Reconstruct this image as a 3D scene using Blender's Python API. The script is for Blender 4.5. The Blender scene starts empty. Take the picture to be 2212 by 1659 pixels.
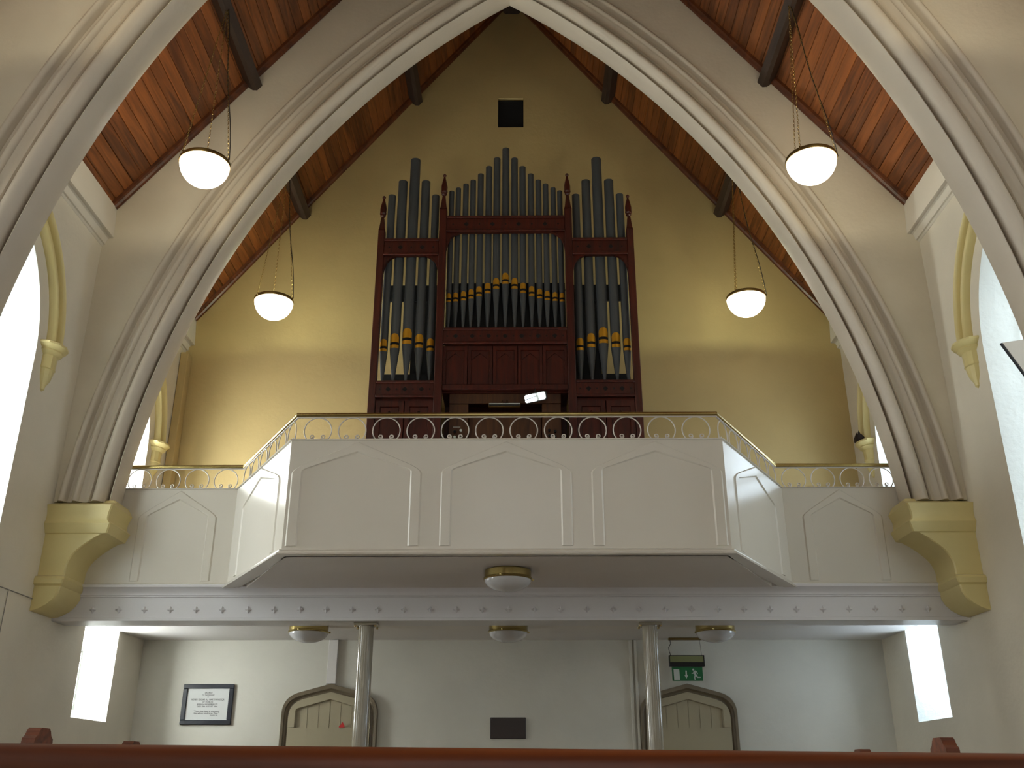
import bpy, math, random
from mathutils import Matrix, Vector
random.seed(7)
SC = bpy.context.scene
COL = SC.collection
PI = math.pi

# ---------------------------------------------------------------- camera
EYE = 1.05
F_PX, PITCH, YAW, ROLL = 2075.28, 0.392, 0.0109, -0.0006
cam_data = bpy.data.cameras.new('camera')
cam_data.sensor_fit = 'HORIZONTAL'
cam_data.sensor_width = 36.0
cam_data.lens = 36.0 * F_PX / 2212.0
cam_data.clip_start = 0.02
cam = bpy.data.objects.new('camera', cam_data)
COL.objects.link(cam)
r0 = Vector((math.cos(YAW), math.sin(YAW), 0)); f0 = Vector((-math.sin(YAW), math.cos(YAW), 0)); zz = Vector((0, 0, 1))
fwd = math.cos(PITCH) * f0 + math.sin(PITCH) * zz
upv = -math.sin(PITCH) * f0 + math.cos(PITCH) * zz
right = math.cos(ROLL) * r0 - math.sin(ROLL) * upv
up = math.sin(ROLL) * r0 + math.cos(ROLL) * upv
M = Matrix((right, up, -fwd)).transposed().to_4x4()
M.translation = Vector((0.138, 0, EYE))
cam.matrix_world = M
SC.camera = cam

# ---------------------------------------------------------------- world, daylight strengths, exposure
world = bpy.data.worlds.new('overcast_sky'); SC.world = world
world.use_nodes = True
world.node_tree.nodes['Background'].inputs[0].default_value = (0.75, 0.85, 1.0, 1)
world.node_tree.nodes['Background'].inputs[1].default_value = 1.0
DAY = {'left_gal': 34.0, 'left': 11.5, 'right_gal': 9.5, 'right': 4.0, 'left_dim': 11.5, 'right_dim': 5.5, 'end': 1.6}   # daylight pane glow, set per window (dim: unseen, behind the viewer; end: added)
LAMP_WATT, BOWL_GLOW = 24.0, 5.0                # pendant bulbs and their opal bowls
SC.view_settings.view_transform = 'Standard'
SC.view_settings.look = 'None'
SC.view_settings.exposure = -0.23
SC.view_settings.gamma = 1.0
SC.view_settings.use_curve_mapping = False
SC.cycles.max_bounces = 4
SC.cycles.diffuse_bounces = 4
SC.cycles.glossy_bounces = 3
SC.cycles.transmission_bounces = 0
SC.cycles.transparent_max_bounces = 2
SC.cycles.caustics_reflective = False
SC.cycles.caustics_refractive = False
SC.cycles.use_adaptive_sampling = True
SC.cycles.adaptive_threshold = 0.15
SC.cycles.use_light_tree = False
SC.cycles.adaptive_min_samples = 16
SC.cycles.sample_clamp_indirect = 6.0

# ---------------------------------------------------------------- materials
def lin(r, g, b):
    f = lambda c: (c / 255 / 12.92) if c / 255 <= 0.04045 else ((c / 255 + 0.055) / 1.055) ** 2.4
    return (f(r), f(g), f(b), 1)

def new_mat(name):
    m = bpy.data.materials.new(name); m.use_nodes = True
    nt = m.node_tree
    return m, nt, nt.nodes['Principled BSDF']

def paint(name, rgb, rough=0.6, bump=0.0, bscale=30.0, var=0.05, spec=0.5, metal=0.0, vscale=1.5):
    m, nt, b = new_mat(name)
    b.inputs['Roughness'].default_value = rough
    b.inputs['Metallic'].default_value = metal
    b.inputs['Specular IOR Level'].default_value = spec
    tc = nt.nodes.new('ShaderNodeTexCoord')
    n = nt.nodes.new('ShaderNodeTexNoise'); n.inputs['Scale'].default_value = vscale; n.inputs['Detail'].default_value = 5
    nt.links.new(tc.outputs['Object'], n.inputs['Vector'])
    cr = nt.nodes.new('ShaderNodeValToRGB')
    c = lin(*rgb)
    cr.color_ramp.elements[0].position = 0.3; cr.color_ramp.elements[1].position = 0.7
    cr.color_ramp.elements[0].color = tuple(x * (1 - var) for x in c[:3]) + (1,)
    cr.color_ramp.elements[1].color = tuple(min(1, x * (1 + var)) for x in c[:3]) + (1,)
    nt.links.new(n.outputs['Fac'], cr.inputs['Fac'])
    nt.links.new(cr.outputs['Color'], b.inputs['Base Color'])
    if bump > 0:
        n2 = nt.nodes.new('ShaderNodeTexNoise'); n2.inputs['Scale'].default_value = bscale; n2.inputs['Detail'].default_value = 4
        nt.links.new(tc.outputs['Object'], n2.inputs['Vector'])
        bp = nt.nodes.new('ShaderNodeBump'); bp.inputs['Strength'].default_value = bump; bp.inputs['Distance'].default_value = 0.01
        nt.links.new(n2.outputs['Fac'], bp.inputs['Height'])
        nt.links.new(bp.outputs['Normal'], b.inputs['Normal'])
    return m

def wood(name, dark, light, rough=0.4, stretch=(9, 0.8, 9), rnd=0.5, bump=0.15, spec=0.5, coat=0.0):
    m, nt, b = new_mat(name)
    b.inputs['Roughness'].default_value = rough
    b.inputs['Specular IOR Level'].default_value = spec
    b.inputs['Coat Weight'].default_value = coat
    b.inputs['Coat Roughness'].default_value = 0.2
    tc = nt.nodes.new('ShaderNodeTexCoord'); oi = nt.nodes.new('ShaderNodeObjectInfo')
    mp = nt.nodes.new('ShaderNodeMapping'); mp.inputs['Scale'].default_value = stretch
    sc = nt.nodes.new('ShaderNodeVectorMath'); sc.operation = 'SCALE'; sc.inputs[0].default_value = (31.0, 17.0, 23.0)
    nt.links.new(oi.outputs['Random'], sc.inputs['Scale'])
    ad = nt.nodes.new('ShaderNodeVectorMath'); ad.operation = 'ADD'
    nt.links.new(tc.outputs['Object'], ad.inputs[0]); nt.links.new(sc.outputs['Vector'], ad.inputs[1])
    nt.links.new(ad.outputs['Vector'], mp.inputs['Vector'])
    n = nt.nodes.new('ShaderNodeTexNoise'); n.inputs['Scale'].default_value = 2.2; n.inputs['Detail'].default_value = 6; n.inputs['Distortion'].default_value = 1.2
    nt.links.new(mp.outputs['Vector'], n.inputs['Vector'])
    # board to board tone
    mx = nt.nodes.new('ShaderNodeMath'); mx.operation = 'MULTIPLY_ADD'
    mx.inputs[1].default_value = rnd; mx.inputs[2].default_value = -0.5 * rnd
    nt.links.new(oi.outputs['Random'], mx.inputs[0])
    sm = nt.nodes.new('ShaderNodeMath'); sm.operation = 'ADD'
    nt.links.new(n.outputs['Fac'], sm.inputs[0]); nt.links.new(mx.outputs[0], sm.inputs[1])
    cr = nt.nodes.new('ShaderNodeValToRGB')
    cr.color_ramp.elements[0].position = 0.25; cr.color_ramp.elements[1].position = 0.8
    cr.color_ramp.elements[0].color = lin(*dark); cr.color_ramp.elements[1].color = lin(*light)
    nt.links.new(sm.outputs[0], cr.inputs['Fac']); nt.links.new(cr.outputs['Color'], b.inputs['Base Color'])
    bp = nt.nodes.new('ShaderNodeBump'); bp.inputs['Strength'].default_value = bump; bp.inputs['Distance'].default_value = 0.004
    nt.links.new(n.outputs['Fac'], bp.inputs['Height']); nt.links.new(bp.outputs['Normal'], b.inputs['Normal'])
    return m

def glow(name, rgb, strength):
    m, nt, b = new_mat(name)
    b.inputs['Base Color'].default_value = (0.8, 0.8, 0.8, 1)
    b.inputs['Emission Color'].default_value = tuple(rgb) + (1,)
    b.inputs['Emission Strength'].default_value = strength
    b.inputs['Roughness'].default_value = 0.3
    return m

MT = dict(
    wall=paint('cream_plaster', (222, 214, 196), 0.75, 0.25, 22),
    gable=paint('yellow_cream_plaster', (188, 166, 114), 0.75, 0.2, 22),
    under=paint('pale_cream_plaster', (214, 211, 200), 0.7, 0.3, 14),
    reveal=paint('rough_white_plaster', (226, 228, 224), 0.45, 0.7, 18),
    stone=paint('pale_stone_paint', (200, 189, 172), 0.5, 0.12, 30),
    ochre=paint('ochre_paint', (220, 204, 144), 0.4, 0.08, 30),
    white=paint('satin_white_paint', (216, 210, 198), 0.25, 0.0, 20, 0.015),
    beam=paint('cool_white_paint', (218, 216, 218), 0.35, 0.0, 20, 0.02),
    ceil=paint('ceiling_white', (228, 224, 221), 0.6, 0.05, 20, 0.02),
    cornice=paint('cornice_paint', (214, 208, 196), 0.5, 0.05, 30, 0.03),
    roof=wood('stained_pine_boards', (80, 42, 17), (146, 84, 38), 0.4, (8, 0.6, 8), 0.3),
    roofdark=wood('dark_stained_oak', (38, 26, 19), (62, 44, 33), 0.5, (6, 0.7, 6), 0.2),
    trimwood=wood('stained_moulding', (64, 30, 12), (120, 62, 26), 0.35, (3, 3, 3), 0.2),
    organ=wood('dark_mahogany', (42, 11, 6), (84, 28, 13), 0.38, (8, 8, 0.8), 0.12, 0.1),
    organlight=wood('plain_oak_console', (58, 32, 14), (96, 58, 28), 0.45, (8, 8, 0.8), 0.15, 0.1),
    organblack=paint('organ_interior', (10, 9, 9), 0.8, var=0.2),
    pipe=paint('slate_grey_pipe_paint', (70, 74, 78), 0.42, var=0.06, vscale=4),
    gold=paint('gold_leaf', (214, 160, 48), 0.35, 0.1, 60, 0.1, metal=0.7),
    brass=paint('polished_brass', (186, 166, 108), 0.24, 0.0, 30, 0.06, metal=1.0, vscale=6),
    brassdull=paint('aged_brass', (150, 128, 82), 0.35, 0.0, 30, 0.08, metal=1.0, vscale=6),
    iron=paint('white_painted_iron', (208, 202, 194), 0.4, var=0.02),
    opal=paint('opal_glass_unlit', (206, 206, 208), 0.08, var=0.01),
    bowl=glow('opal_glass_lit', (1.0, 0.9, 0.72), BOWL_GLOW),
    bulb=glow('lamp_bulb', (1.0, 0.86, 0.62), 8.0),
    door=paint('taupe_door_paint', (168, 158, 132), 0.45, 0.04, 30, 0.03),
    doorframe=paint('dark_taupe_frame_paint', (120, 108, 88), 0.4, 0.05, 30, 0.05),
    column=paint('pale_gloss_column_paint', (152, 144, 128), 0.1, 0.0, 30, 0.04),
    frame=paint('blue_black_frame', (34, 36, 46), 0.3, var=0.1),
    paper=paint('printed_card', (214, 216, 214), 0.5, var=0.02),
    ink=paint('black_ink', (34, 34, 40), 0.7, var=0.02),
    bronze=paint('dark_bronze_tablet', (44, 30, 24), 0.35, 0.05, 30, 0.1),
    black=paint('black_plastic', (18, 17, 18), 0.4, var=0.1),
    olive=paint('smoked_panel', (132, 136, 92), 0.3, var=0.05),
    green=paint('exit_green', (8, 104, 54), 0.35, var=0.04),
    signwhite=paint('exit_white', (206, 214, 208), 0.4, var=0.02),
    red=paint('red_card', (196, 40, 40), 0.5, var=0.05),
    pew=wood('varnished_pew', (52, 20, 9), (132, 66, 28), 0.42, (0.8, 8, 8), 0.1, 0.08, spec=0.35, coat=0.06),
    floor=wood('worn_floor_boards', (104, 88, 72), (138, 118, 98), 0.5, (9, 0.7, 1), 0.1),
    dark=paint('dark_void', (8, 8, 9), 0.9, var=0.1),
    cord=paint('dark_flex', (30, 26, 24), 0.6, var=0.05),
    dirt=paint('dark_dried_leaves', (44, 30, 22), 0.8, 0.2, 60, 0.3),
    wire=paint('pale_cable_cover', (150, 146, 138), 0.6, var=0.03),
    lead=paint('lead_came', (60, 60, 62), 0.5, var=0.05),
)
m, nt, b = new_mat('mirror_glass'); b.inputs['Metallic'].default_value = 1; b.inputs['Roughness'].default_value = 0.02
b.inputs['Base Color'].default_value = (0.92, 0.93, 0.95, 1); MT['mirror'] = m
for side, colr in (('left_gal', (0.95, 1.0, 0.97)), ('right_gal', (0.74, 0.9, 1.05)), ('left', (0.92, 1.0, 1.0)), ('right', (0.78, 0.92, 1.0)), ('left_dim', (0.98, 1.0, 0.96)), ('right_dim', (0.84, 0.94, 1.0)), ('end', (0.95, 0.98, 1.0))):
    MT['pane_' + side] = glow('daylit_frosted_pane_' + side, colr, DAY[side])

# ---------------------------------------------------------------- mesh helpers
class MB:
    def __init__(s): s.v = []; s.f = []
    def add(s, vs, fs):
        o = len(s.v); s.v += [tuple(v) for v in vs]; s.f += [tuple(i + o for i in f) for f in fs]; return s
    def box(s, x0, x1, y0, y1, z0, z1):
        return s.add([(x0,y0,z0),(x1,y0,z0),(x1,y1,z0),(x0,y1,z0),(x0,y0,z1),(x1,y0,z1),(x1,y1,z1),(x0,y1,z1)],
                     [(0,3,2,1),(4,5,6,7),(0,1,5,4),(1,2,6,5),(2,3,7,6),(3,0,4,7)])
    def cbox(s, x0, x1, y0, y1, z0, z1, c=0.01):
        "box with chamfered edges"
        vs = []
        for sx in (0, 1):
            for sy in (0, 1):
                for sz in (0, 1):
                    X, Y, Z = (x0, x1)[sx], (y0, y1)[sy], (z0, z1)[sz]
                    dx, dy, dz = c * (1 - 2 * sx), c * (1 - 2 * sy), c * (1 - 2 * sz)
                    vs += [(X, Y + dy, Z + dz), (X + dx, Y, Z + dz), (X + dx, Y + dy, Z)]
        i = lambda sx, sy, sz, k: (sx * 4 + sy * 2 + sz) * 3 + k
        fs = []
        for q in (0, 1):
            fs.append((i(q,0,0,0), i(q,1,0,0), i(q,1,1,0), i(q,0,1,0)))
            fs.append((i(0,q,0,1), i(1,q,0,1), i(1,q,1,1), i(0,q,1,1)))
            fs.append((i(0,0,q,2), i(1,0,q,2), i(1,1,q,2), i(0,1,q,2)))
        for a in (0, 1):
            for b_ in (0, 1):
                fs.append((i(a,b_,0,0), i(a,b_,1,0), i(a,b_,1,1), i(a,b_,0,1)))
                fs.append((i(a,0,b_,0), i(a,1,b_,0), i(a,1,b_,2), i(a,0,b_,2)))
                fs.append((i(0,a,b_,1), i(1,a,b_,1), i(1,a,b_,2), i(0,a,b_,2)))
                for d in (0, 1): fs.append((i(a,b_,d,0), i(a,b_,d,1), i(a,b_,d,2)))
        return s.add(vs, fs)
    def prism(s, poly, fn, a0, a1):
        "extrude a 2-D polygon; fn(u, v, a) gives the 3-D point"
        n = len(poly)
        return s.add([fn(u, v, a0) for u, v in poly] + [fn(u, v, a1) for u, v in poly],
                     [tuple(range(n)), tuple(range(2 * n - 1, n - 1, -1))] + [(i, (i + 1) % n, n + (i + 1) % n, n + i) for i in range(n)])
    def lathe(s, prof, c, n=24, cap=True):
        "profile of (radius, z) about a vertical axis through c"
        vs = []
        for r, z in prof:
            for k in range(n):
                a = 2 * PI * k / n; vs.append((c[0] + r * math.cos(a), c[1] + r * math.sin(a), c[2] + z))
        fs = [(j * n + k, j * n + (k + 1) % n, (j + 1) * n + (k + 1) % n, (j + 1) * n + k) for j in range(len(prof) - 1) for k in range(n)]
        if cap:
            if prof[0][0] > 1e-5: fs.append(tuple(range(n)))
            if prof[-1][0] > 1e-5: fs.append(tuple(range((len(prof) - 1) * n, len(prof) * n)))
        return s.add(vs, fs)
    def tube(s, pts, r, n=8, closed=False):
        pts = [Vector(p) for p in pts]; N = len(pts); vs = []
        t0 = (pts[1] - pts[0]).normalized()
        ref = Vector((0, 0, 1)) if abs(t0.z) < 0.9 else Vector((1, 0, 0))
        nrm = (ref - t0 * ref.dot(t0)).normalized()
        for i, p in enumerate(pts):
            if closed: t = (pts[(i + 1) % N] - pts[i - 1]).normalized()
            else: t = ((pts[min(i + 1, N - 1)] - p).normalized() + (p - pts[max(i - 1, 0)]).normalized()).normalized()
            nrm = (nrm - t * nrm.dot(t)).normalized(); bi = t.cross(nrm)
            rr = r[i] if isinstance(r, (list, tuple)) else r
            for k in range(n):
                a = 2 * PI * k / n; vs.append(p + rr * (math.cos(a) * nrm + math.sin(a) * bi))
        M_ = N if closed else N - 1
        fs = [(i * n + k, i * n + (k + 1) % n, ((i + 1) % N) * n + (k + 1) % n, ((i + 1) % N) * n + k) for i in range(M_) for k in range(n)]
        if not closed: fs += [tuple(range(n)), tuple(range((N - 1) * n, N * n))]
        return s.add(vs, fs)
    def rings(s, rings, closed=True, cap=False):
        "loft a list of equal-length vertex rings"
        n = len(rings[0]); vs = [v for r in rings for v in r]
        K = n if closed else n - 1
        fs = [(j * n + k, j * n + (k + 1) % n, (j + 1) * n + (k + 1) % n, (j + 1) * n + k) for j in range(len(rings) - 1) for k in range(K)]
        if cap: fs += [tuple(range(n)), tuple(range((len(rings) - 1) * n, len(rings) * n))]
        return s.add(vs, fs)
    def mesh(s, name, mat, smooth=None):
        me = bpy.data.meshes.new(name); me.from_pydata(s.v, [], s.f); me.update()
        me.materials.append(MT[mat] if isinstance(mat, str) else mat)
        import bmesh
        bm = bmesh.new(); bm.from_mesh(me); bmesh.ops.recalc_face_normals(bm, faces=bm.faces); bm.to_mesh(me); bm.free()
        if smooth is not None:
            me.shade_smooth(); me.set_sharp_from_angle(angle=math.radians(smooth))
        return me
    def build(s, name, mat, parent=None, smooth=None):
        return link(name, s.mesh(name, mat, smooth), parent)

def link(name, data, parent=None):
    o = bpy.data.objects.new(name, data); COL.objects.link(o)
    if parent is not None: adopt(o, parent)
    return o
def adopt(o, parent):
    "parent o while its vertices stay in world coordinates"
    o.parent = parent
    if parent.parent is None:
        o.matrix_parent_inverse = Matrix.LocRotScale(parent.location, parent.rotation_euler, parent.scale).inverted()
def tag(o, label, cat, group=None, kind=None):
    o['label'] = label; o['category'] = cat
    if group: o['group'] = group
    if kind: o['kind'] = kind
    return o
def thing(name, loc, label, cat, group=None, kind=None):
    o = bpy.data.objects.new(name, None); o.empty_display_size = 0.1; o.location = loc; COL.objects.link(o)
    return tag(o, label, cat, group, kind)
def copy_tree(o, parent=None):
    c = o.copy(); COL.objects.link(c)
    if parent is not None: c.parent = parent
    for ch in list(o.children): copy_tree(ch, c)
    return c

XZ = lambda y: (lambda u, v, a: (u, a, v))          # polygon in the x-z plane, extruded along y
fXZ = lambda u, v, a: (u, a, v)
fYZ = lambda u, v, a: (a, u, v)
fXY = lambda u, v, a: (u, v, a)

def offset_path(path, d):
    "mitred offset of an open plan polyline to its left side"
    out = []
    for i, p in enumerate(path):
        p = Vector(p)
        a = (p - Vector(path[i - 1])).normalized() if i > 0 else None
        b_ = (Vector(path[i + 1]) - p).normalized() if i < len(path) - 1 else None
        if a is None: a = b_
        if b_ is None: b_ = a
        na, nb = Vector((-a.y, a.x)), Vector((-b_.y, b_.x))
        m_ = (na + nb).normalized(); out.append(p + m_ * (d / max(0.2, m_.dot(na))))
    return out
def sweep_plan(mb, path, prof):
    "sweep a closed profile of (offset to the left, z) along a plan polyline"
    cols = [offset_path(path, d) for d, z in prof]
    rings = [[(cols[k][i].x, cols[k][i].y, prof[k][1]) for k in range(len(prof))] for i in range(len(path))]
    return mb.rings(rings, True, True)

def tudor(hw, z0, zs, ze, xe, za, n=6):
    "half-width, foot, spring, end of the shoulder curve, its width, apex -> outline from right foot over the apex to left foot"
    m_ = (za - ze) / (hw - xe); zc = ze - m_ * xe
    R = [(hw, z0)]
    for i in range(n + 1):
        t = i / n
        R.append(((1-t)**2 * hw + 2*t*(1-t) * hw + t*t * (hw - xe), (1-t)**2 * zs + 2*t*(1-t) * zc + t*t * ze))
    return R + [(0, za)] + [(-x, z) for x, z in reversed(R)]

def chamfer_band(mb, outer, inner, fn, h, c):
    "raised band between two open outlines; fn(u, v, w) with w the height off the face"
    n = len(outer)
    mid_o = [(a[0] + (b_[0]-a[0]) * c, a[1] + (b_[1]-a[1]) * c if abs(b_[1]-a[1]) > 1e-6 else a[1]) for a, b_ in zip(outer, inner)]
    mid_i = [(b_[0] + (a[0]-b_[0]) * c, b_[1] + (a[1]-b_[1]) * c if abs(b_[1]-a[1]) > 1e-6 else b_[1]) for a, b_ in zip(outer, inner)]
    rings = [[fn(*o_, 0.0), fn(*mo, h), fn(*mi, h), fn(*i_, 0.0)] for o_, mo, mi, i_ in zip(outer, mid_o, mid_i, inner)]
    return mb.rings(rings, True, True)

# ---------------------------------------------------------------- main dimensions
W = 4.55                         # half width of the nave
YB, YC, YA = 9.285, 12.159, 6.30 # gallery arch face, end wall, near arch face
TH = 0.42                        # arch wall thickness
CA, CZ, RG = 5.054, 2.774, 9.128 # arch centre offset, centre height, radius at the soffit groove
roofz = lambda x: 12.93 - 1.303 * abs(x)
ZSPR = 3.63
YEND = -4.0
SIDES = ((-1, 'left'), (1, 'right'))
WIN_C = [10.925, 7.945, 4.96, 1.98, -1.0]
WHW, WSILL, WSPR, WAPX, WDEP = 0.455, 1.66, 4.83, 5.86, 0.40

# ---------------------------------------------------------------- floor, end walls
tag(MB().box(-W - 0.6, W + 0.6, YEND - 0.3, YC + 0.3, -0.2, 0.0).build('floor', 'floor'), 'worn boarded floor of the church nave', 'floor', kind='structure')

def lancet(hw, zs, za, n=10):
    "right half of a lancet from the springing to the apex"
    rise = za - zs; r = (hw * hw + rise * rise) / (2 * hw); cx = hw - r
    a1 = math.atan2(rise, -cx)
    return [(cx + r * math.cos(a1 * i / n), zs + r * math.sin(a1 * i / n)) for i in range(n + 1)]

def lancet_outline(hw, z0, zs, za, n=10):
    h = lancet(hw, zs, za, n)
    return [(hw, z0)] + h + [(-u, z) for u, z in reversed(h[:-1])] + [(-hw, z0)]

for sx, side in SIDES:
    mb = MB(); X = sx * W
    ztop = roofz(W) + 0.1
    edges = sorted(WIN_C)
    cur = YEND
    for c in edges:
        y0, y1 = c - WHW, c + WHW
        mb.add([(X, cur, 0), (X, y0, 0), (X, y0, ztop), (X, cur, ztop)], [(0, 1, 2, 3)])
        mb.add([(X, y0, 0), (X, y1, 0), (X, y1, WSILL), (X, y0, WSILL)], [(0, 1, 2, 3)])
        out = lancet_outline(WHW, WSPR, WSPR, WAPX)[1:-1]
        for a, b_ in zip(out, out[1:]):
            mb.add([(X, c + a[0], a[1]), (X, c + b_[0], b_[1]), (X, c + b_[0], ztop), (X, c + a[0], ztop)], [(0, 1, 2, 3)])
        cur = y1
    mb.add([(X, cur, 0), (X, YC, 0), (X, YC, ztop), (X, cur, ztop)], [(0, 1, 2, 3)])
    # outer skin gives the wall its thickness
    mb.box(X + sx * 0.62, X + sx * 0.66, YEND, YC, 0, ztop)
    tag(mb.build('wall_' + side, 'wall'), 'cream plastered %s side wall of the nave with tall lancet windows' % side, 'wall', kind='structure')

def window(idx, sx, side, c):
    pos = {10.925: 'beside the organ gallery', 7.945: 'between the two big arches', 4.96: 'just before the near arch', 1.98: 'beside the pews', -1.0: 'behind the viewer'}[c]
    X = sx * W
    t = thing('window_%d' % idx, (X, c, WSILL), 'tall lancet window in the %s wall %s' % (side, pos), 'window', kind='structure')
    inner = lancet_outline(WHW, WSILL, WSPR, WAPX)
    outer = lancet_outline(WHW - 0.09, WSILL + 0.12, WSPR, WAPX - 0.1)
    mb = MB()
    mb.rings([[(X, c + u, z) for u, z in inner], [(X + sx * WDEP, c + u, z) for u, z in outer]], True)
    mb.build('reveal', 'reveal', t, 40)
    mb = MB(); n = len(outer)
    mb.add([(X + sx * (WDEP - 0.02), c + u, z) for u, z in outer], [tuple(range(n))])
    mb.build('pane', 'pane_' + side + ('_gal' if c > 10 else '' if c > 7 else '_dim'), t)
    fr = MB()
    o2 = lancet_outline(WHW - 0.14, WSILL + 0.17, WSPR, WAPX - 0.17)
    a, b_ = X + sx * (WDEP - 0.06), X + sx * (WDEP - 0.025)
    fr.rings([[(a, c + u, z) for u, z in outer], [(a, c + u, z) for u, z in o2], [(b_, c + u, z) for u, z in o2]], True)
    fr.build('frame', 'reveal', t, 40)
    for k in range(5):
        z = WSILL + 0.75 + 0.7 * k
        MB().box(min(a, b_), max(a, b_), c - 0.33, c + 0.33, z - 0.012, z + 0.012).build('glazing_bar', 'lead', t)
    if c > 4:
        # hood mould: an outer roll, a hollow and an inner fillet
        for nm, h0, a0, h1, a1, pr in (('hood_roll', 0.705, 6.19, 0.785, 6.29, 0.10), ('hood_hollow', 0.64, 6.10, 0.71, 6.19, 0.045), ('hood_fillet', 0.60, 6.04, 0.645, 6.10, 0.075)):
            A, B = lancet_outline(h0, 4.98, 4.98, a0, 14)[1:-1], lancet_outline(h1, 4.98, 4.98, a1, 14)[1:-1]
            rings = []
            for p, q in zip(A, B):
                r = []
                for s_ in range(7):
                    w = s_ / 6; h = pr * (math.sin(PI * w) ** 0.6 if nm != 'hood_hollow' else 1 - 0.6 * math.sin(PI * w))
                    r.append((X - sx * max(0.004, h), c + p[0] + (q[0]-p[0]) * w, p[1] + (q[1]-p[1]) * w))
                r.append((X, c + q[0], q[1])); r.append((X, c + p[0], p[1]))
                rings.append(r)
            MB().rings(rings, True, True).build(nm, 'ochre', t, 35)
        for s_ in (-1, 1):
            cy = c + s_ * 0.69
            mb = MB()
            prof = [(0.005, -0.44), (0.03, -0.42), (0.035, -0.385), (0.07, -0.33), (0.088, -0.26), (0.092, -0.225), (0.105, -0.215), (0.10, -0.195), (0.105, -0.08), (0.125, -0.065), (0.15, -0.045), (0.145, -0.03), (0.17, -0.015), (0.20, 0.01), (0.20, 0.03), (0.155, 0.05)]
            rings = []
            for r, z in prof:
                rr = []
                for k in range(7):
                    an = PI * k / 6
                    rr.append((X - sx * (0.85 * r * math.sin(an)), cy + r * math.cos(an), 5.0 + z))
                rings.append(rr)
            mb.rings(rings, True, True).build('label_stop', 'ochre', t, 25)
    return t
wi = 1
for c in WIN_C[:3] + WIN_C[3:]:
    for sx, side in SIDES:
        window(wi, sx, side, c); wi += 1

# end wall above the gallery, with the square vent hole in the gable
v0, v1, vz0, vz1 = -0.214, 0.181, 10.352, 10.909
mb = MB(); zg = 2.8
for poly in ([(-W, zg), (v0, zg), (v0, roofz(v0)), (-W, roofz(W))], [(v1, zg), (W, zg), (W, roofz(W)), (v1, roofz(v1))],
             [(v0, zg), (v1, zg), (v1, vz0), (v0, vz0)], [(v0, vz1), (v1, vz1), (v1, roofz(v1)), (0, roofz(0)), (v0, roofz(v0))]):
    mb.add([(x, YC, z) for x, z in poly], [tuple(range(len(poly)))])
mb.box(-W, W, YC + 0.5, YC + 0.55, zg, roofz(0))
tag(mb.build('wall_end', 'gable'), 'yellow cream gable wall behind the organ', 'wall', kind='structure')
tag(MB().add([(-W, YC, 0), (W, YC, 0), (W, YC, 2.8), (-W, YC, 2.8)], [(0, 1, 2, 3)]).box(-W, W, YC + 0.3, YC + 0.35, 0, 2.8).build('wall_under_gallery', 'under'),
    'pale cream wall with two doors under the gallery', 'wall', kind='structure')
vt = thing('gable_vent', (-0.016, YC, vz0), 'square black ventilation opening high in the gable wall', 'vent')
MB().add([(x, y, z) for y in (YC, YC + 0.14) for x, z in ((v0, vz0), (v1, vz0), (v1, vz1), (v0, vz1))],
         [(0, 1, 5, 4), (1, 2, 6, 5), (2, 3, 7, 6), (3, 0, 4, 7)]).build('reveal', 'gable', vt)
MB().box(v0 + .002, v1 - .002, YC + 0.03, YC + 0.05, vz0 + .002, vz1 - 0.025).build('dark_backing', 'dark', vt)  # dark sheet stands in for the shade inside the vent hole
# wall behind the viewer
mb = MB().add([(-W, YEND, 0), (W, YEND, 0), (W, YEND, roofz(W)), (0, YEND, roofz(0)), (-W, YEND, roofz(W))], [(0, 1, 2, 3, 4)])
tag(mb.build('wall_behind', 'wall'), 'cream wall behind the viewer', 'wall', kind='structure')
wt = thing('window_%d' % wi, (0, YEND, 2.5), 'added glowing lancet pane on the wall behind the viewer', 'window', kind='structure')
o_ = lancet_outline(1.3, 2.6, 5.6, 8.2)
MB().add([(u, YEND + 0.03, z) for u, z in o_], [tuple(range(len(o_)))]).build('pane', 'pane_end', wt)  # unseen glowing pane, added to light the nave from behind

# ---------------------------------------------------------------- the two transverse arches
def arc_ring(prof, t):
    "points of an arch profile (radius offset, depth) at fraction t from the springing to the apex (left side)"
    out = []
    for dr, dy in prof:
        R = RG + dr
        a0 = math.asin((ZSPR - CZ) / R); a1 = math.acos(CA / R)
        a = a0 + (a1 - a0) * t
        out.append((CA - R * math.cos(a), dy, CZ + R * math.sin(a)))
    return out
def half_round(r0_, r1_, h, base=0.0, n=8, p=1.0):
    return [(r0_ + (r1_ - r0_) * i / n, base - h * (math.sin(PI * i / n) ** p)) for i in range(n + 1)]

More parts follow.
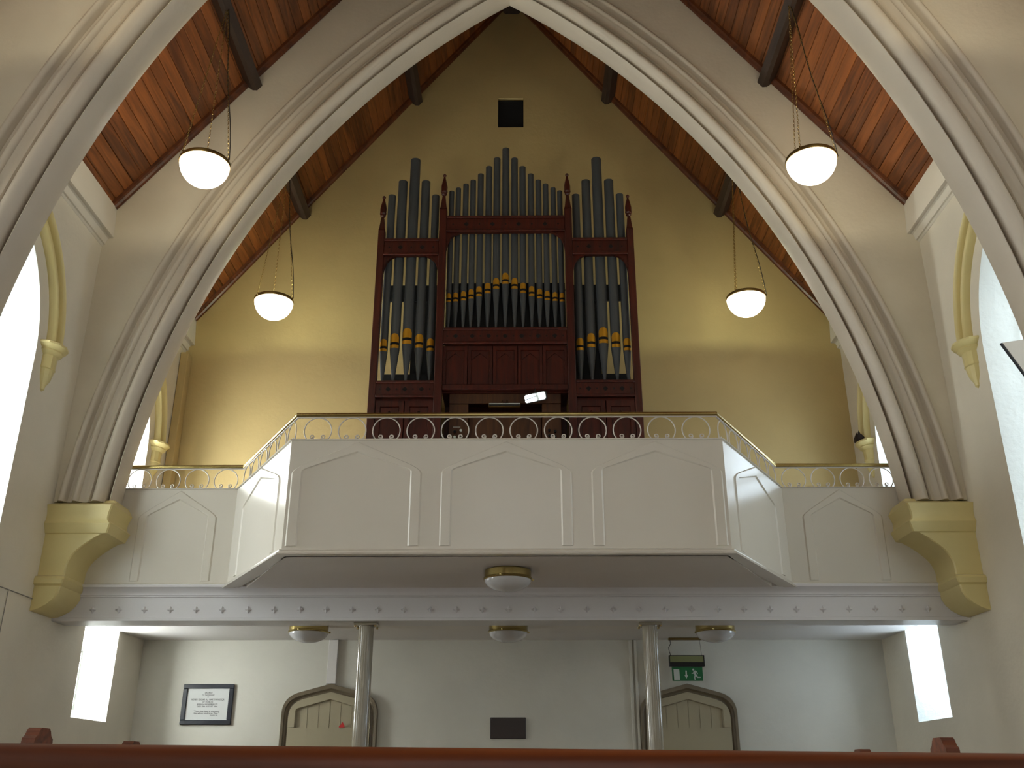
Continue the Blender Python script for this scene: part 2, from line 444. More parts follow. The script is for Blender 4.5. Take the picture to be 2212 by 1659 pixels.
def arch_wall(name, y, label):
    NS = 48
    mb = MB()
    o = 0.43
    pts = [arc_ring([(o, 0)], i / NS)[0] for i in range(NS + 1)]
    prof = [(-W, ZSPR)] + [(p[0], p[2]) for p in pts]
    full = prof + [(-x, z) for x, z in reversed(prof[:-1])]
    for yy in (y, y + TH):
        for a, b_ in zip(full, full[1:]):
            if abs(a[0] - b_[0]) < 1e-6: continue
            mb.add([(a[0], yy, a[1]), (b_[0], yy, b_[1]), (b_[0], yy, roofz(b_[0])), (a[0], yy, roofz(a[0]))], [(0, 1, 2, 3)])
    for a, b_ in zip(full, full[1:]):
        mb.add([(a[0], y, a[1]), (b_[0], y, b_[1]), (b_[0], y + TH, b_[1]), (a[0], y + TH, a[1])], [(0, 1, 2, 3)])
    w = tag(mb.build(name, 'wall'), label, 'wall', kind='structure')
    parts = [
        ('arch_soffit', [(0.012, 0.14), (-0.004, 0.09), (-0.006, 0.07), (-0.016, 0.065), (-0.024, 0.10), (-0.03, 0.17), (-0.03, 0.25), (-0.02, 0.33), (0.005, 0.39), (0.03, TH + 0.005), (0.45, TH + 0.005), (0.45, 0.14)]),
        ('arch_roll', half_round(0.026, 0.148, 0.075, 0.02, 10, 0.8) + [(0.148, 0.15), (0.026, 0.15)]),
        ('arch_hollow', [(0.146, -0.005), (0.156, -0.02), (0.168, -0.005), (0.185, 0.015), (0.21, 0.022), (0.235, 0.012), (0.26, -0.012), (0.26, 0.08), (0.146, 0.08)]),
        ('arch_roll', half_round(0.258, 0.332, 0.05, 0.0, 8, 0.8) + [(0.332, 0.08), (0.258, 0.08)]),
        ('arch_hollow', [(0.328, 0.0), (0.345, 0.022), (0.365, 0.026), (0.385, 0.015), (0.398, -0.02), (0.398, 0.08), (0.328, 0.08)]),
        ('arch_roll', half_round(0.396, 0.478, 0.055, 0.0, 8, 0.7) + [(0.478, 0.05), (0.396, 0.05)]),
    ]
    for nm, prof in parts:
        mb = MB()
        rings = [arc_ring(prof, i / NS) for i in range(NS + 1)]
        mb.rings([[(x, y + dy, z) for x, dy, z in r] for r in rings], True, True)
        mb.rings([[(-x, y + dy, z) for x, dy, z in r] for r in rings], True, True)
        mb.build(nm, 'stone', w, 40)
    return w
arch_wall('wall_gallery_arch', YB, 'cream wall with the pale moulded pointed arch that frames the gallery and organ')
arch_wall('wall_near_arch', YA, 'cream wall with the nearest pale moulded pointed arch across the nave')

CORB = [(3.66, .59, .06), (3.635, .61, .05), (3.572, .648, -.115), (3.535, .632, -.10), (3.49, .615, -.085), (3.449, .612, -.085), (3.42, .62, -.09), (3.388, .654, -.11), (3.345, .632, -.085), (3.30, .613, -.06),
        (3.291, .555, -.045), (3.25, .485, -.045), (3.21, .43, -.045), (3.176, .387, -.045), (3.12, .328, -.045), (3.075, .295, -.045), (3.02, .272, -.045), (2.975, .262, -.045), (2.885, .261, -.045),
        (2.87, .275, -.085), (2.845, .286, -.10), (2.80, .27, -.095), (2.782, .252, -.07), (2.72, .245, -.07), (2.66, .212, -.07), (2.61, .162, -.07), (2.568, .09, -.07), (2.545, .02, -.07)]
def corbel(sx, y, label):
    t = thing('arch_corbel', (sx * W, y + 0.2, 2.545), label, 'corbel', kind='structure')
    cuts = [('abacus', 0, 10), ('corbel_body', 9, 19), ('corbel_foot', 18, 28)]
    for nm, a, b_ in cuts:
        rings = []
        for z, d, yf in CORB[a:b_]:
            x0, x1 = sx * (W - 0.001), sx * (W - d)
            c = 0.012
            rings.append([(x0, y + yf, z), (x1 + sx * c, y + yf, z), (x1, y + yf + c, z), (x1, y + TH - 0.01, z), (x0, y + TH - 0.01, z)])
        MB().rings(rings, True, True).build(nm, 'ochre', t, 28)
corbel(-1, YB, 'ochre painted corbel at the left foot of the gallery arch')
corbel(1, YB, 'ochre painted corbel at the right foot of the gallery arch')
corbel(-1, YA, 'ochre painted corbel at the left foot of the nearest arch')
corbel(1, YA, 'ochre painted corbel at the right foot of the nearest arch')

# ---------------------------------------------------------------- roof
SL = math.sqrt(1 + 1.303 ** 2)
mb = MB()
zt = 0.12
mb.add([(-W - .5, YEND, roofz(W + .5) + zt), (0, YEND, roofz(0) + zt), (W + .5, YEND, roofz(W + .5) + zt), (-W - .5, YC + .5, roofz(W + .5) + zt), (0, YC + .5, roofz(0) + zt), (W + .5, YC + .5, roofz(W + .5) + zt)],
       [(0, 1, 4, 3), (1, 2, 5, 4)])
ceiling = tag(mb.build('ceiling', 'roof'), 'steep brown boarded timber roof of the nave', 'ceiling', kind='structure')
NP = 54; PW = (W - 0.02) * SL / NP
bays = [(YA + TH, YB), (YB + TH, YC)]
ang = math.atan(1.303)
for y0, y1 in bays:
    L = y1 - y0
    c = 0.006; w2 = PW / 2 - 0.0015
    # board cross-section with chamfered lower edges (v joints)
    sec = [(-w2, 0.02), (w2, 0.02), (w2, c), (w2 - c, 0), (-w2 + c, 0), (-w2, c)]
    me = MB().prism(sec, lambda u, v, a: (u, a, v), 0, L).mesh('plank', 'roof')
    for s_ in (-1, 1):
        for k in range(NP):
            d = (k + 0.5) * PW / SL          # horizontal distance from the ridge
            o = bpy.data.objects.new('plank', me); COL.objects.link(o)
            o.location = (s_ * d, y0, roofz(d) + random.uniform(0, 0.004))
            o.rotation_euler = (0, s_ * ang, 0)
            o.parent = ceiling
# bay over the viewer: joined boards
mb = MB()
for s_ in (-1, 1):
    for k in range(NP):
        d0, d1 = k * PW / SL, (k + 1) * PW / SL - 0.004
        mb.add([(s_ * d0, YEND, roofz(d0)), (s_ * d1, YEND, roofz(d1)), (s_ * d1, YA, roofz(d1)), (s_ * d0, YA, roofz(d0))], [(0, 1, 2, 3)])
o = mb.build('roof_boards', 'roof', ceiling); o['kind'] = 'stuff'
def slope_pt(s_, d, h, y): # d along the horizontal, h normal below the boards
    nx, nz = 1.303 / SL, 1 / SL
    return (s_ * (d - h * nx), y, roofz(d) - h * nz)
for y0, y1 in bays:
    for s_ in (-1, 1):
        for d in (1.55, 3.13):
            sec = [(-0.075, 0.0), (-0.075, 0.12), (-0.045, 0.165), (0.045, 0.165), (0.075, 0.12), (0.075, 0.0)]
            mb = MB()
            rings = []
            for y in (y0, y1):
                rings.append([slope_pt(s_, d + u / SL, h, y) for u, h in sec])
            mb.rings(rings, True, True).build('purlin', 'roofdark', ceiling)
    MB().prism([(-0.14, roofz(0.14) + 0.02), (-0.14, roofz(0) - 0.30), (-0.10, roofz(0) - 0.335), (0.10, roofz(0) - 0.335), (0.14, roofz(0) - 0.30), (0.14, roofz(0.14) + 0.02)], fXZ, y0, y1).build('ridge_beam', 'roofdark', ceiling)
for yw, dirn in ((YB, -1), (YC, -1), (YB + TH, 1)):
    for s_ in (-1, 1):
        prof = [(0.0, 0.0), (0.0, 0.05), (0.02, 0.062), (0.045, 0.055), (0.06, 0.035), (0.085, 0.028), (0.095, 0.0)]
        rings = [[slope_pt(s_, d, h, yw + dirn * q) for q, h in prof] for d in (0.0, W - 0.06)]
        MB().rings(rings, True, True).build('raking_moulding', 'trimwood', ceiling, 30)

# cornices (wall plates) under the eaves
k = 1
for (y0, y1), bay in zip(bays, ('between the two arches', 'above the gallery')):
    for sx, side in SIDES:
        prof = [(W + .02, 7.12), (4.455, 7.06), (4.452, 7.0), (4.43, 6.70), (4.43, 6.677), (4.445, 6.672), (4.47, 6.675), (4.49, 6.665), (4.505, 6.64), (4.508, 6.61), (4.512, 6.595), (4.53, 6.59), (4.545, 6.571), (W + .02, 6.565)]
        tag(MB().prism([(sx * x, z) for x, z in prof], fXZ, y0 + 0.002, y1 - 0.002).build('trim_%d' % k, 'cornice', None, 30), 'pale moulded eaves cornice on the %s wall %s' % (side, bay), 'cornice', kind='structure'); k += 1

# ---------------------------------------------------------------- gallery
ZF, ZT = 2.93, 3.885      # gallery floor, parapet top
YS, YF = 9.69, 8.14       # side run and projecting front of the parapet
PLAN = [(-W, YS), (-2.84, YS), (-1.928, YF), (1.928, YF), (2.84, YS), (W, YS)]
tag(MB().box(-W, W, YS + 0.25, YC, 2.66, ZF).prism([(-2.80, YS + .3), (-1.90, YF + .03), (1.90, YF + .03), (2.80, YS + .3)], fXY, 2.835, ZF).build('gallery_floor', 'ceil'),
    'white underside and floor slab of the organ gallery', 'gallery floor', kind='structure')
bm_ = thing('gallery_beam', (0, YS + 0.1, 2.52), 'long white beam with small carved studs under the gallery front', 'beam', kind='structure')
prof = [(9.63, 2.872), (9.622, 2.862), (9.622, 2.845), (9.632, 2.838), (9.65, 2.825), (9.668, 2.80), (9.676, 2.785), (9.676, 2.772), (9.685, 2.768), (9.685, 2.757), (9.70, 2.752), (9.70, 2.555), (9.682, 2.550), (9.682, 2.52), (10.02, 2.52), (10.02, 2.872)]
MB().prism(prof, lambda u, v, a: (a, u, v), -W, W).build('beam', 'beam', bm_, 30)
stud = MB()
for a in range(4):   # four-petal boss
    an = a * PI / 2
    ca_, sa_ = math.cos(an), math.sin(an)
    for q in (-1, 1):
        an2 = an + q * 0.5
        stud.add([(0, -0.026, 0), (0.034 * ca_, -0.012, 0.034 * sa_), (0.02 * math.cos(an2 + q * .3), 0, 0.02 * math.sin(an2 + q * .3)), (0.036 * ca_, 0, 0.036 * sa_)], [(0, 1, 2), (1, 3, 2)])
stud_me = stud.mesh('carved_stud', 'beam')
nst = 33
for i in range(nst):
    x = -4.16 + i * 0.26
    o = link('carved_stud', stud_me, bm_); o.location = (x, 9.70, 2.63)

par = thing('gallery_parapet', (0, YF, 2.83), 'white panelled gallery front with a projecting centre bay', 'gallery front', kind='structure')
inner_plan = offset_path(PLAN, 0.10)
for i in range(5):
    a, b_, c_, d_ = PLAN[i], PLAN[i + 1], inner_plan[i + 1], inner_plan[i]
    MB().prism([tuple(a), tuple(b_), (c_.x, c_.y), (d_.x, d_.y)], fXY, 2.87 if i in (0, 4) else 2.84, ZT - 0.012).build(('side_panel', 'canted_panel', 'front_panel', 'canted_panel', 'side_panel')[i], 'white', par)
# blind arch mouldings on each face
def facefn(a, b_, u0):
    a, b_ = Vector(a), Vector(b_); t = (b_ - a).normalized(); n_ = Vector((t.y, -t.x))
    mid = (a + b_) / 2
    return lambda u, v, w: ((mid + t * (u0 + u) + n_ * w).x, (mid + t * (u0 + u) + n_ * w).y, v)
def blind_arch(a, b_, u0, hw, bw):
    fn = facefn(a, b_, u0)
    out = tudor(hw, 2.915, 3.56, 3.665, min(0.14, hw * .28), 3.862)
    inn = tudor(hw - bw, 2.915, 3.575, 3.61, 0.035, 3.755)
    chamfer_band(MB(), out, inn, fn, 0.012, 0.13).build('blind_arch', 'white', par)
for u0 in (-1.325, 0, 1.325): blind_arch(PLAN[2], PLAN[3], u0, 0.578, 0.102)
for i in (1, 3): blind_arch(PLAN[i], PLAN[i + 1], 0.0, 0.66, 0.102)
for i, u0 in ((0, -0.265 + 0.53), (4, 0.265 - 0.53)):
    mid = (PLAN[i][0] + PLAN[i + 1][0]) / 2
    blind_arch(PLAN[i], PLAN[i + 1], (-3.43 - mid) if i == 0 else (3.43 - mid), 0.41, 0.10)
sweep_plan(MB(), PLAN, [(-0.012, ZT - 0.012), (-0.016, ZT - 0.006), (-0.012, ZT), (0.112, ZT), (0.112, ZT - 0.012)]).build('coping', 'white', par, 30)
sweep_plan(MB(), PLAN[1:5], [(-0.05, 2.835), (-0.055, 2.845), (-0.045, 2.853), (-0.03, 2.858), (-0.022, 2.868), (-0.03, 2.878), (-0.018, 2.888), (0.0, 2.892), (0.06, 2.892), (0.06, 2.835)]).build('base_moulding', 'white', par, 30)
for seg in (PLAN[0:2], PLAN[4:6]):
    sweep_plan(MB(), seg, [(-0.02, 2.872), (-0.02, 2.885), (-0.008, 2.893), (0.02, 2.893), (0.02, 2.872)]).build('base_moulding', 'white', par, 30)

rail = thing('gallery_railing', (0, YF + 0.05, ZT), 'brass handrail over white iron scroll circles along the gallery front', 'railing')
rp = offset_path(PLAN, 0.05)
ZR = 4.135
circ = [(0.05 + 0.021 * math.cos(2 * PI * k / 12), ZR + 0.021 * math.sin(2 * PI * k / 12)) for k in range(12)]
sweep_plan(MB(), PLAN, circ).build('handrail', 'brass', rail, 40)
sweep_plan(MB(), PLAN, [(0.042, ZR - 0.028), (0.058, ZR - 0.028), (0.058, ZR - 0.020), (0.042, ZR - 0.020)]).build('flat_bar', 'iron', rail)
# one scroll motif: a ring open at the foot whose ends curl inwards
R_ = 0.1245; zc = ZR - 0.030 - R_ + 0.002
path = []
N_ = 40; gap = math.radians(38)
for k in range(N_ + 1):
    a = -PI / 2 + gap + (2 * PI - 2 * gap) * k / N_
    path.append((R_ * math.cos(a), 0, R_ * math.sin(a)))
def curl(sgn):
    # runs from the open end of the ring down, across the foot and up into a small spiral
    cx_, cz_ = sgn * 0.052, -R_ * math.cos(gap) + 0.040
    pts = []
    for k in range(1, 23):
        t = k / 22
        a = -0.3 * PI - t * 2.7 * PI if sgn > 0 else 1.3 * PI + t * 2.7 * PI
        r = 0.0235 * (1 - 0.7 * t)
        pts.append((cx_ + r * math.cos(a), 0, cz_ + r * math.sin(a)))
    return pts
left_curl = curl(-1); right_curl = curl(1)
ring_pts = path  # starts at right-of-bottom going counter-clockwise to left-of-bottom
full = list(reversed(right_curl)) + ring_pts + left_curl
scroll_me = MB().tube(full, 0.0055, 6).mesh('scroll', 'iron', 60)
def place_scroll(x, y, rz):
    o = link('scroll', scroll_me, rail); o.location = (x, y, zc); o.rotation_euler = (0, 0, rz)
for i in range(12): place_scroll(-1.71 + i * 0.3109, rp[2].y, 0)
for i in (1, 3):
    a, b_ = rp[i], rp[i + 1]; L = (b_ - a).length; t = (b_ - a).normalized(); rz = math.atan2(t.y, t.x)
    for k in range(6):
        p = a + t * (L * (k + 0.5) / 6); place_scroll(p.x, p.y, rz)
for x in (2.99, 3.295, 3.60, 3.905, 4.21):
    for s_ in (-1, 1): place_scroll(s_ * x, rp[0].y, 0)

# iron columns under the gallery
def column(x, label):
    t = thing('gallery_column', (x, 9.87, 0), label, 'column', 'columns under the gallery beam')
    MB().lathe([(0.11, 0), (0.11, 0.05), (0.085, 0.09), (0.079, 0.14), (0.076, 2.30), (0.076, 2.49)], (x, 9.87, 0), 28).build('shaft', 'column', t, 40)
    MB().cbox(x - 0.115, x + 0.115, 9.77, 9.97, 2.49, 2.52, 0.006).build('top_plate', 'column', t)
    for a, b_ in ((-1, -1), (1, -1), (-1, 1), (1, 1)):
        MB().lathe([(0.012, -0.014), (0.012, 0.0)], (x + a * 0.098, 9.87 + b_ * 0.083, 2.49), 6).build('bolt', 'brassdull', t)
column(-1.436, 'pale glossy iron column in front of the left door')
column(1.415, 'pale glossy iron column beside the exit sign')

# ---------------------------------------------------------------- flush ceiling lights (unlit)
def flush_light(x, y, z, label):
    t = thing('ceiling_light', (x, y, z), label, 'ceiling light', 'unlit brass and opal ceiling lights')
    MB().lathe([(0.20, 0), (0.207, -0.004), (0.214, -0.01), (0.214, -0.068), (0.222, -0.072), (0.226, -0.084), (0.216, -0.092), (0.20, -0.092)], (x, y, z), 40).build('brass_ring', 'brass', t, 30)
    prof = [(0.212 * math.cos(a), -0.088 - 0.108 * math.sin(a)) for a in [PI / 2 * k / 10 for k in range(11)]]
    prof[-1] = (0.0005, prof[-1][1])
    MB().lathe(prof, (x, y, z), 40, False).build('opal_bowl', 'opal', t, 60)
    for k in range(3):
        a = k * 2 * PI / 3 + 0.25
        MB().lathe([(0.004, -0.01), (0.011, -0.006), (0.012, 0.004), (0.004, 0.01)], (x + 0.232 * math.cos(a), y + 0.232 * math.sin(a), z - 0.078), 8).build('thumb_screw', 'brass', t, 50)
flush_light(-2.24, 10.9, 2.66, 'unlit brass rimmed ceiling light under the gallery above the framed tablet side')
flush_light(-0.02, 10.9, 2.66, 'unlit brass rimmed ceiling light under the gallery midway between the columns')
flush_light(2.27, 10.9, 2.66, 'unlit brass rimmed ceiling light under the gallery beside the exit sign')
flush_light(0.005, 8.78, 2.835, 'unlit brass rimmed ceiling light under the projecting gallery bay')

# ---------------------------------------------------------------- pendant lamps
def chain(mb, p, q, link_len=0.034, r=0.0022):
    p, q = Vector(p), Vector(q); d = q - p; n = max(2, int(d.length / (link_len * 0.8))); t = d.normalized()
    s1 = t.orthogonal().normalized(); s2 = t.cross(s1)
    for k in range(n):
        c = p + d * ((k + 0.5) / n); s_ = s1 if k % 2 else s2
        pts = [c + t * (link_len / 2 * math.cos(a)) + s_ * (0.0075 * math.sin(a)) for a in [2 * PI * j / 8 for j in range(8)]]
        mb.tube(pts, r, 4, True)
def pendant(name_label, x, y, z, tint=(1.0, 0.90, 0.62)):
    t = thing('pendant_lamp', (x, y, z), name_label, 'pendant lamp', 'lit opal bowl lamps on chains')
    R = 0.243
    prof = [(R * math.cos(a), -0.245 * math.sin(a)) for a in [PI / 2 * k / 14 for k in range(15)]]; prof[-1] = (0.0005, prof[-1][1])
    MB().lathe(prof, (x, y, z), 40, False).build('glass_bowl', 'bowl', t, 60)
    MB().lathe([(R - 0.004, -0.012), (R + 0.006, -0.014), (R + 0.009, -0.004), (R + 0.006, 0.022), (R + 0.002, 0.028), (R - 0.004, 0.024), (R - 0.004, -0.012)], (x, y, z), 40, False).build('brass_rim', 'brassdull', t, 30)
    MB().lathe([(0.001, -0.11), (0.018, -0.10), (0.018, -0.06), (0.03, -0.035), (0.034, -0.012), (0.025, 0.008), (0.001, 0.016)], (x, y, z + 0.005), 16).build('bulb', 'bulb', t, 60)
    hook = (x, y, 8.80)
    for k in range(3):
        a = PI / 2 + 2 * PI * k / 3 + 0.35
        px, py = x + (R + 0.006) * math.cos(a), y + (R + 0.006) * math.sin(a)
        mb = MB(); chain(mb, (px, py, z + 0.03), hook); mb.build('chain', 'brass', t)
        MB().lathe([(0.003, -0.012), (0.009, -0.008), (0.009, 0.01), (0.004, 0.02)], (px, py, z + 0.018), 8).build('chain_lug', 'brassdull', t)
        if k == 2:
            MB().tube([(px + 0.01, py, z + 0.02)] + [(px + (x - px) * f + 0.012 * math.sin(9 * f) + .01 * (1 - f), py + (y - py) * f, z + 0.03 + (8.8 - z - 0.03) * f) for f in [j / 14 for j in range(1, 15)]], 0.005, 6).build('flex', 'cord', t, 60)
    MB().lathe([(0.012, -0.06), (0.022, -0.045), (0.022, -0.02), (0.014, 0.0), (0.03, 0.02), (0.03, 0.05)], hook, 12).build('hook', 'brass', t, 40)
    ld = bpy.data.lights.new('lamp_bulb_light', 'POINT'); ld.energy = LAMP_WATT; ld.color = tint; ld.shadow_soft_size = 0.03
    lo = bpy.data.objects.new('bulb_light', ld); COL.objects.link(lo); lo.location = (x, y, z + 0.062); adopt(lo, t)
pendant('lit white bowl lamp on chains hanging at upper left between the arches', -3.02, 8.0, 6.745)
pendant('lit white bowl lamp on chains hanging at upper right between the arches', 3.02, 8.0, 6.745)
pendant('lit white bowl lamp hanging over the gallery left of the organ', -3.03, 10.93, 6.72, (0.92, 1.0, 0.68))
pendant('lit white bowl lamp hanging over the gallery right of the organ', 3.0, 10.93, 6.735, (0.92, 1.0, 0.68))
pendant('lit white bowl lamp on chains left of the front pews', -3.02, 5.02, 6.745)
pendant('lit white bowl lamp on chains right of the front pews', 3.02, 5.02, 6.745)

# ---------------------------------------------------------------- organ
OX, OY = -0.07, 11.10
org = thing('pipe_organ', (OX, OY + 0.4, ZF), 'dark mahogany pipe organ with grey pipes and gilded mouths', 'organ')
def opost(x, w, z1, zs, zn, ztop):
    "post with a tapering spike"
    MB().cbox(OX + x - w / 2, OX + x + w / 2, OY - 0.05, OY + 0.06, ZF, z1, 0.008).build('post', 'organ', org)
    c = (OX + x, OY, 0)
    sp = MB()
    rr = []
    for hw, z in ((w / 2, z1 - .001), (w / 2 - .008, z1 + .03), (0.022, zs), (0.016, zn)):
        rr.append([(c[0] - hw, OY - hw, z), (c[0] + hw, OY - hw, z), (c[0] + hw, OY + hw, z), (c[0] - hw, OY + hw, z)])
    sp.rings(rr, True, True).build('spike', 'organ', org)
    h = ztop - zn
    MB().lathe([(0.016, 0), (0.036, 0.02 * h / .35), (0.036, 0.04 * h / .35), (0.046, 0.06 * h / .35), (0.042, 0.085 * h / .35), (0.044, 0.14 * h / .35), (0.034, 0.2 * h / .35), (0.018, 0.27 * h / .35), (0.012, 0.30 * h / .35), (0.022, 0.315 * h / .35), (0.024, 0.33 * h / .35), (0.012, 0.347 * h / .35), (0.001, h)], (c[0], OY, zn), 8).build('finial', 'organ', org, 20)
for s_ in (-1, 1):
    opost(s_ * 1.655, 0.088, 7.86, 8.04, 8.07, 8.415)
    opost(s_ * 0.838, 0.098, 8.18, 8.38, 8.41, 8.765)
def orail(x0, x1, z0, z1, norn, name, y=OY):
    MB().cbox(OX + x0, OX + x1, y - 0.035, y + 0.05, z0, z1, 0.006).build(name, 'organ', org)
    for zz_ in (z0, z1):
        MB().cbox(OX + x0, OX + x1, y - 0.06, y - 0.03, zz_ - 0.018, zz_ + 0.018, 0.008).build('rail_moulding', 'organ', org)
    for k in range(norn):
        x = OX + x0 + (x1 - x0) * (k + 0.5) / norn; z = (z0 + z1) / 2
        q = MB()
        if k % 2 == 1 or norn < 4:
            for a in range(4):
                an = a * PI / 2
                q.lathe([(0.001, 0), (0.018, 0.0)], (0, 0, 0), 3) if False else None
                cx_, cz_ = x + 0.016 * math.cos(an), z + 0.016 * math.sin(an)
                q.prism([(cx_ + 0.015 * math.cos(b), cz_ + 0.015 * math.sin(b)) for b in [2 * PI * j / 8 for j in range(8)]], fXZ, y - 0.0375, y - 0.034)
        else:
            q.prism([(x + 0.012 * math.cos(b), z + 0.012 * math.sin(b)) for b in [2 * PI * j / 8 for j in range(8)]], fXZ, y - 0.0375, y - 0.034)
        q.build('quatrefoil', 'organblack', org)
for s_ in (-1, 1):
    a, b_ = sorted((s_ * 0.885, s_ * 1.612))
    orail(a, b_, 7.483, 7.70, 5, 'tower_rail')
    orail(a, b_, 5.467, 5.655, 7, 'tower_impost')
    # little crest on the side rail, curved brackets under it
    for xx, dd in ((a, 1), (b_, -1)):
        MB().prism([(OX + xx, 7.47), (OX + xx + dd * 0.16, 7.47), (OX + xx + dd * 0.10, 7.44), (OX + xx + dd * 0.05, 7.39), (OX + xx + dd * 0.02, 7.31), (OX + xx, 7.20)], fXZ, OY - 0.02, OY + 0.03).build('bracket', 'organ', org)
    # lower tower front: frame and two arched panels
    MB().box(OX + a, OX + b_, OY + 0.02, OY + 0.05, ZF, 5.46).build('tower_front', 'organ', org)
    for j in range(2):
        pw = (b_ - a) / 2; xc = a + pw * (j + 0.5)
        fn = lambda u, v, w, xc=xc: (OX + xc + u, OY + 0.02 - w, v)
        chamfer_band(MB(), [(pw/2, 3.0), (pw/2, 5.42), (-pw/2, 5.42), (-pw/2, 3.0)][0:4], [(pw/2 - .07, 3.0), (pw/2 - .07, 5.33), (-pw/2 + .07, 5.33), (-pw/2 + .07, 3.0)], fn, 0.03, 0.1).build('panel_frame', 'organ', org)
        out = [(pw/2 - .07, 5.33), (0.1, 5.33), (0.05, 5.33), (0, 5.33), (-0.05, 5.33), (-0.1, 5.33), (-pw/2 + .07, 5.33)]
        inn = [(pw/2 - .07, 5.16), (0.095, 5.20), (0.06, 5.24), (0, 5.285), (-0.06, 5.24), (-0.095, 5.20), (-pw/2 + .07, 5.16)]
        MB().rings([[fn(*p, 0.0), fn(*p, 0.018), fn(*q, 0.018), fn(*q, 0.0)] for p, q in zip(out, inn)], True, True).build('panel_arch', 'organ', org)
    # case side
    xs = OX + s_ * 1.655
    MB().cbox(xs - 0.03, xs + 0.03, OY + 0.06, YC - 0.12, ZF, 5.66, 0.006).build('case_side', 'organ', org)
    # wind chest floor under the tower pipes, dark boards behind them
    MB().box(OX + a, OX + b_, OY + 0.05, YC - 0.15, 5.60, 5.665).build('toe_board', 'organ', org)
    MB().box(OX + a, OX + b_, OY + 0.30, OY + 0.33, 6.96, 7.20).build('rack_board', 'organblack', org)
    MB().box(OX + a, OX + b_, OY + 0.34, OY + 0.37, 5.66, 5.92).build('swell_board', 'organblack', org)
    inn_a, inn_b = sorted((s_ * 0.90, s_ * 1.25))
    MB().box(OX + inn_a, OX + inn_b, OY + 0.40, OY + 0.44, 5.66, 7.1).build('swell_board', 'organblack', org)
orail(-0.79, 0.79, 7.84, 8.046, 9, 'centre_rail')
orail(-0.79, 0.79, 6.19, 6.385, 15, 'centre_impost')
for xx, dd in ((-0.79, 1), (0.79, -1)):
    MB().prism([(OX + xx, 7.83), (OX + xx + dd * 0.19, 7.83), (OX + xx + dd * 0.12, 7.80), (OX + xx + dd * 0.06, 7.75), (OX + xx + dd * 0.025, 7.67), (OX + xx, 7.55)], fXZ, OY - 0.02, OY + 0.03).build('bracket', 'organ', org)
MB().box(OX - 0.79, OX + 0.79, OY + 0.05, YC - 0.15, 6.32, 6.38).build('toe_board', 'organ', org)
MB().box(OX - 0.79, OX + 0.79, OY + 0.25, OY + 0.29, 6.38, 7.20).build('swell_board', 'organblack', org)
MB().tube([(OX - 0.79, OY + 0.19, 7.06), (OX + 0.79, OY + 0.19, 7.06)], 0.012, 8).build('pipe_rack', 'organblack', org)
# centre panel with five cusped arches
MB().box(OX - 0.79, OX + 0.79, OY + 0.03, OY + 0.06, 5.56, 6.18).build('centre_panel', 'organ', org)
MB().cbox(OX - 0.79, OX + 0.79, OY - 0.03, OY + 0.05, 5.555, 5.63, 0.01).build('centre_lintel', 'organ', org)
for j in range(5):
    pw = 1.58 / 5; xc = -0.79 + pw * (j + 0.5)
    fn = lambda u, v, w, xc=xc: (OX + xc + u, OY + 0.03 - w, v)
    chamfer_band(MB(), [(pw/2, 5.63), (pw/2, 6.17), (-pw/2, 6.17), (-pw/2, 5.63)], [(pw/2 - .045, 5.63), (pw/2 - .045, 6.10), (-pw/2 + .045, 6.10), (-pw/2 + .045, 5.63)], fn, 0.025, 0.1).build('panel_frame', 'organ', org)
    out = [(pw/2 - .045, 6.10), (0.07, 6.10), (0.04, 6.10), (0, 6.10), (-0.04, 6.10), (-0.07, 6.10), (-pw/2 + .045, 6.10)]
    inn = [(pw/2 - .045, 5.96), (0.085, 6.00), (0.05, 6.03), (0, 6.07), (-0.05, 6.03), (-0.085, 6.00), (-pw/2 + .045, 5.96)]
    MB().rings([[fn(*p, 0.0), fn(*p, 0.014), fn(*q, 0.014), fn(*q, 0.0)] for p, q in zip(out, inn)], True, True).build('panel_arch', 'organ', org)
# console recess
con = MB().box(OX - 0.79, OX + 0.79, OY + 0.55, OY + 0.60, ZF, 5.56).build('console_back', 'organ', org)
MB().cbox(OX - 0.70, OX + 0.70, OY + 0.10, OY + 0.13, 5.42, 5.55, 0.005).build('console_header', 'organlight', org)
MB().box(OX - 0.79, OX + 0.79, OY + 0.06, YC - 0.15, 5.545, 5.56).build('console_roof', 'organ', org)
for s_ in (-1, 1):
    jx0, jx1 = sorted((OX + s_ * 0.46, OX + s_ * 0.70))
    MB().cbox(jx0, jx1, OY + 0.12, OY + 0.16, ZF, 5.42, 0.005).build('stop_jamb', 'organlight', org)
    for r_ in range(4):
        for c_ in range(2):
            q = MB(); x = OX + s_ * (0.545 + 0.075 * c_); z = 5.05 - 0.07 * r_ - 0.015 * c_
            prof = [(0.008, 0), (0.008, -0.04), (0.016, -0.045), (0.018, -0.055), (0.014, -0.062), (0.001, -0.064)]
            rings = [[(x + r * math.cos(a), OY + 0.12 + d, z + r * math.sin(a)) for a in [2 * PI * k / 10 for k in range(10)]] for r, d in prof]
            q.rings(rings, True, True).build('stop_knob', 'signwhite' if (s_ < 0 and (r_, c_) in ((0, 0), (1, 1))) else 'organblack', org, 40)
    if s_ < 0: MB().box(OX - 0.645, OX - 0.555, OY + 0.115, OY + 0.12, 5.10, 5.118).build('stop_label', 'wire', org)
MB().cbox(OX - 0.46, OX + 0.46, OY + 0.20, OY + 0.24, 4.6, 5.30, 0.01).build('music_desk', 'organlight', org)
MB().cbox(OX - 0.46, OX + 0.46, OY + 0.05, OY + 0.54, 3.72, 3.78, 0.01).build('key_desk', 'organ', org)
for kx in range(36):
    MB().box(OX - 0.42 + kx * 0.0233, OX - 0.42 + kx * 0.0233 + 0.0215, OY + 0.07, OY + 0.19, 3.78, 3.80).build('key', 'paper', org)

